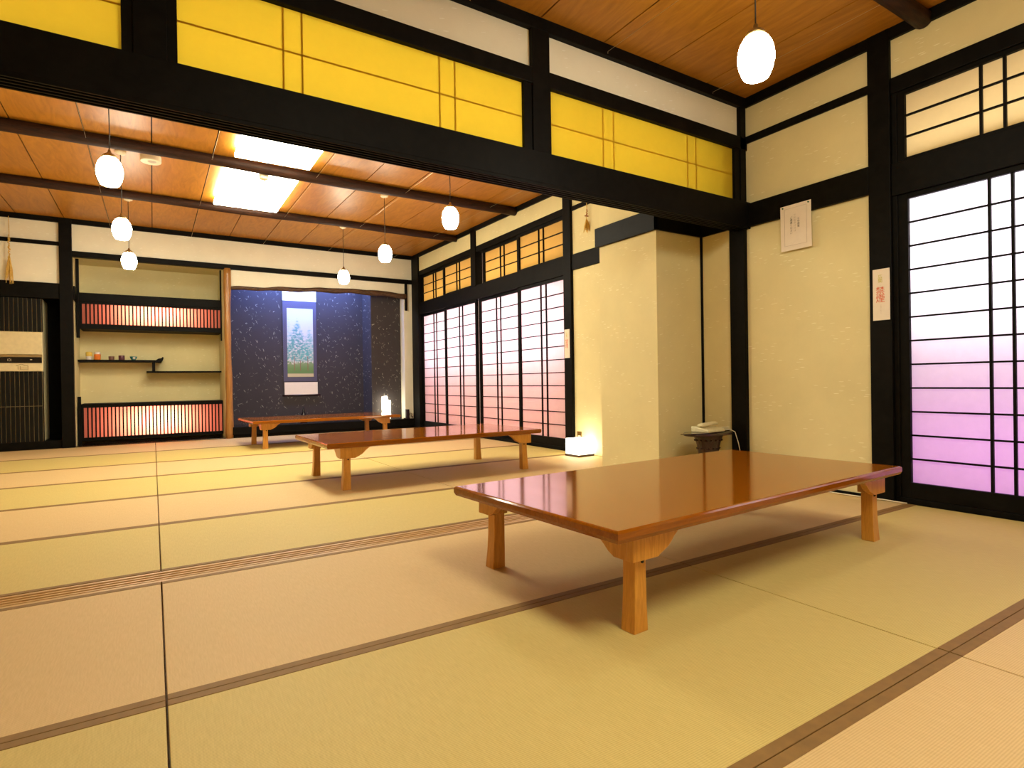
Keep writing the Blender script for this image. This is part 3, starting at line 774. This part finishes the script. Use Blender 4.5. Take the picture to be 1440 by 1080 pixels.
# ------------------------------------------------------------------ rice straw ornaments
def straw(loc, h, label, n=9, beads=True):
    t = thing('straw_ornament', label, 'ornament', loc, 0, 'hanging rice straw ornaments')
    rnd = random.Random(int(h * 100)); hs = h
    mb = MB(); mb.tube([(0, 0, 0), (.004, 0, -.25 * hs), (-.004, 0, -.5 * hs), (0, 0, -.68 * hs)], .0035, 6)
    build('string', mb, M['straw'], t)
    mb = MB()
    for i in range(26 if beads else 6):
        z = -(.28 + .40 * i / 26) * hs if beads else -(.30 + .035 * i) * hs
        mb.tube([(rnd.uniform(-.012, .012), rnd.uniform(-.006, .006), z), (rnd.uniform(-.012, .012), rnd.uniform(-.006, .006), z - .008)], .006, 6)
    if not beads: mb.tube([(-.022, 0, -.50 * hs), (.022, 0, -.49 * hs)], .006, 6)
    build('red_knots', mb, M['straw_red'] if not beads else M['straw'], t)
    mb = MB()
    for i in range(n):
        a = (i / (n - 1) - .5) * 2; ln = h * rnd.uniform(.30, .42); tz = -.60 * hs
        dy = rnd.uniform(-.015, .015)
        mb.tube([(a * .006, 0, tz), (a * .024, dy * .5, tz - ln * .5), (a * rnd.uniform(.025, .045), dy, tz - ln)], [.003, .006, .0025], 6)
    build('straw_tassel', mb, M['straw'], t)
straw((-1.428, 8.945, 2.800), .80, 'long knotted straw ornament hanging above the air conditioner')
straw((3.676, 4.43, 2.54), .33, 'short rice straw ornament hanging on the lamp wall behind the header', 11, False)
straw_peg = None

# ------------------------------------------------------------------ signs and notice
def sign(y0, y1, z0, z1, x, label, big, tops, group='no smoking signs'):
    cy = (y0 + y1) / 2
    t = thing('no_smoking_sign', label, 'sign', (x, cy, (z0 + z1) / 2), 0, group)
    hy, hz = (y1 - y0) / 2, (z1 - z0) / 2
    mb = MB(); mb.box(-.0015, .0015, -hy, hy, -hz, hz); build('sheet', mb, M['paper_sheet'], t)
    text('広\n間', hz * .17, M['yellow_ink'], t, (-.0025, hy * .10, hz * .78), ROT_RIGHT, .95)
    text('・', hz * .10, M['ink_pale'], t, (-.0025, hy * .08, hz * .40), ROT_RIGHT)
    text('禁\n煙', hz * .34, M['red_ink'], t, (-.0026, hy * .10, hz * .30), ROT_RIGHT, .9)
    text('ご\n協\n力\nく\nだ\nさ\nい', hz * .055, M['ink_pale'], t, (-.0025, hy * .05, -hz * .38), ROT_RIGHT, 1.0)
sign(1.676, 1.769, 1.074, 1.378, XW - .006, 'white no smoking sign with red characters on the near black post', 1, 1)
zq = lambda y: .74 - (y - 480) * 0
sign(4.722, 4.808, 0.980, 1.278, XW - .015, 'white no smoking sign with red characters on the far black post', 1, 1)
# paper notice pinned to the near right wall
y0, y1, z0, z1 = 2.143, 2.360, 1.604, 1.909
t = thing('paper_notice', 'white paper notice pinned with green pins on the near right wall', 'notice', (3.668, (y0 + y1) / 2, (z0 + z1) / 2))
mb = MB(); a, c = (y1 - y0) / 2, (z1 - z0) / 2
n = 10; rows_ = []
for i in range(n + 1):
    q = i / n; z = c - 2 * c * q; xx = .006 * q * q - .0
    rows_.append([mb.bm.verts.new((.0 + xx - .004 * 0, yy, z)) for yy in (a, -a)])
for A, B in zip(rows_, rows_[1:]): mb.bm.faces.new([A[0], A[1], B[1], B[0]])
pn = build('sheet', mb, M['paper_sheet'], t)
m_ = pn.modifiers.new('Solidify', 'SOLIDIFY'); m_.thickness = .0008
t.location.x = 3.6765
for s_ in (1, -1):
    mb = MB(); mb.lathe([(.005, 0), (.005, .006), (.003, .008)], (0, 0, 0), 12)
    p = build('green_pin', mb, M['pin'], t); p.location = (0, s_ * (a - .018), c - .012); p.rotation_euler = (0, -PI / 2, 0); p['label'] = 'green pin'
mb = MB()
for (ya, yb, za, zb2) in ((-a + .03, a - .03, c - .024, c - .0225), (-a + .03, a - .03, -c + .03, -c + .0315), (-a + .03, -a + .0315, -c + .03, c - .024), (a - .0315, a - .03, -c + .03, c - .024)):
    mb.box(-.0022, -.0016, ya, yb, za, zb2)
build('printed_border', mb, M['ink_pale'], pn)
text('こ\nの\n座\n敷', .0165, M['ink'], pn, (-.0025, -.022, .058), ROT_RIGHT, 1.05)
text('で\nの\nお\nタ\nバ\nコ\nは', .0165, M['ink_pale'], pn, (-.0025, .004, .085), ROT_RIGHT, 1.05)
text('ご\n遠\n慮\nく\nだ\nさ\nい', .0165, M['ink'], pn, (-.0025, .030, .072), ROT_RIGHT, 1.05)

# ------------------------------------------------------------------ telephone on its carved stand
bx, by = 3.435, 2.795
t = thing('telephone_stand', 'dark carved oval pedestal stand in the recess beside the pillar', 'stand', (bx, by, 0))
ax_, ay_ = .225, .125
mb = MB(); mb.lathe([(.96, .332), (1.0, .336), (1.0, .346), (.985, .350)], (0, 0, 0), 40, ax_, ay_); build('oval_top', mb, M['rosewood'], t, bevel=.001)
mb = MB(); mb.lathe([(.60, 0), (.62, .012), (.55, .03), (.44, .08), (.40, .14), (.42, .20), (.47, .26), (.56, .31), (.62, .332)], (0, 0, 0), 24, .20, .15)
for i in range(16):
    a = 2 * PI * i / 16
    for (r, z) in ((.545, .29), (.45, .23), (.43, .17)):
        mb.lathe([(.004, 0), (.009, .006), (.004, .012)], (r * .20 * math.cos(a + z * 9), r * .15 * math.sin(a + z * 9), z), 8)
build('pedestal', mb, M['rosewood'], t)
mb = MB((3.43, 2.78, .352)); mb.prism([(3.12, 2.775), (3.33, 2.700), (3.695, 2.785), (3.66, 2.90), (3.34, 2.875)], 'z', .3505, .3555)
tag(build('thin_board', mb, M['darkboard'], loc=(3.43, 2.78, .352), bevel=.001), 'thin dark board lying on the oval stand, under the telephone', 'board')
t = thing('telephone', 'cream desk telephone on the oval stand in the recess', 'telephone', (3.425, 2.785, .3555), .10)
mb = MB(); mb.prism([(-.07, 0), (.075, 0), (.075, .040), (.05, .042), (-.06, .022), (-.07, .016)], 'x', -.105, .105)
build('base', mb, M['phone'], t, bevel=.006)
mb = MB(); mb.prism([(-.098, .040), (.07, .052), (.098, .050), (.100, .062), (.075, .070), (-.07, .062), (-.100, .056)], 'y', -.02, .028)
build('handset', mb, M['phone'], t, bevel=.006)
mb = MB(); pts = []
for i in range(130):
    q = i / 129; a = i * .9
    pts.append((.105 + .125 * q, -.02 + .012 * math.sin(a) + .03 * math.sin(q * 3), .014 + .010 * math.cos(a)))
mb.tube(pts, .0028, 6); build('coiled_cord', mb, M['phone'], t, smooth=True)
base = (3.60, 2.72, 0); mb = MB(base)
mb.tube([(3.535, 2.745, .366), (3.575, 2.712, .368), (3.60, 2.690, .35), (3.617, 2.675, .27), (3.632, 2.664, .17), (3.645, 2.66, .06), (3.655, 2.69, .006)], .0028, 8)
tag(build('telephone_cable', mb, M['cable_white'], smooth=True, loc=base), 'pale telephone cable hanging from the oval stand to the floor', 'cable')

# ------------------------------------------------------------------ lamp, outlet and cables on the lamp wall
t = thing('floor_lamp', 'lit white cube lamp on the tatami beside the far shoji post', 'lamp', (3.565, 4.455, 0), .04)
mb = MB(); mb.box(-.103, .103, -.103, .103, 0, .022); build('base', mb, M['rosewood'], t, bevel=.003)
mb = MB(); mb.box(-.098, .098, -.098, .098, .022, .172); build('shade', mb, M['lamp_cube'], t, bevel=.006)
mb = MB(); mb.tube([(-.02, .10, .01), (-.03, .17, .03), (.01, .22, .06), (.06, .20, .03), (.09, .15, .004), (.115, .06, .004)], .003, 8); build('cable', mb, M['cord'], t, smooth=True)
t = thing('wall_outlet', 'brown framed wall outlet above the white cube lamp', 'outlet', (XR, 4.625, .165))
mb = MB(); mb.box(-.005, .001, -.036, .036, -.055, .055); build('plate', mb, M['brass'], t, bevel=.002)
mb = MB(); mb.box(-.009, -.004, -.02, .02, -.035, .015); build('socket', mb, M['whitefit'], t, bevel=.002)
mb = MB(); mb.tube([(3.63, 3.74, .005), (3.665, 2.60, .005), (3.66, 2.2, .005), (3.655, 2.0, .006), (3.66, 1.88, .005), (3.665, 1.78, .006), (3.672, 1.72, .007), (3.668, 1.66, .006), (3.68, 1.60, .004)], .004, 8)
tag(build('floor_cable', mb, M['cable_white'], smooth=True), 'pale cable lying along the foot of the near right wall', 'cable')
T((XR - .012, XR + .02, 1.79, 2.645, 0, .018), label='thin black base strip of the near right wall', bevel=.001)

# ------------------------------------------------------------------ lamps behind the shoji, in the cabinets and alcove
def area(name, loc, rot, sx, sy, power, col):
    l = bpy.data.lights.new(name, 'AREA'); l.shape = 'RECTANGLE'; l.size = sx; l.size_y = sy; l.energy = power; l.color = col
    o = bpy.data.objects.new(name, l); C.objects.link(o); o.location = loc; o.rotation_euler = rot
    return o
FACE_LEFT = (0, PI / 2, 0)           # light shines towards -x
area('near_tube_upper', (4.06, .75, 1.47), FACE_LEFT, .75, 2.2, 15, (.95, .95, 1))
area('near_tube_lower', (4.30, .75, .32), FACE_LEFT, .3, 2.2, 4.0, (.80, .26, 1))
area('near_tube_transom', (4.10, .75, 2.10), FACE_LEFT, .2, 2.2, 1.25, (1, .78, .42))
area('far_tube_upper', (4.10, 6.8, 1.42), FACE_LEFT, .85, 3.8, 20, (1, .74, .86))
area('far_tube_lower', (4.30, 6.8, .45), FACE_LEFT, .5, 3.8, 5.5, (1, .30, .26))
area('far_tube_transom', (4.10, 6.8, 2.15), FACE_LEFT, .2, 3.8, 2.6, (1, .76, .26))
area('upper_cabinet_tube', (.06, 9.62, 1.76), (-PI / 2, 0, 0), .7, .06, 9, (1, .78, .68))
area('lower_cabinet_tube', (.06, 9.66, .28), (-PI / 2, 0, 0), .65, .06, 11, (1, .78, .68))
area('alcove_lamp', (2.05, 9.30, 2.50), (math.radians(28), 0, 0), 1.7, .06, 40, (.22, .34, 1))

# ------------------------------------------------------------------ world, colour management
wd = bpy.data.worlds.new('world'); bpy.context.scene.world = wd; wd.use_nodes = True
wd.node_tree.nodes['Background'].inputs['Color'].default_value = (.02, .018, .015, 1)
sc = bpy.context.scene
sc.view_settings.view_transform = 'Standard'; sc.view_settings.look = 'None'
sc.view_settings.exposure = .8; sc.view_settings.gamma = 1; sc.view_settings.use_curve_mapping = False
try:
    sc.cycles.use_denoising = True; sc.cycles.max_bounces = 10; sc.cycles.diffuse_bounces = 6; sc.cycles.transmission_bounces = 6
    sc.cycles.sample_clamp_indirect = 6
except Exception: pass
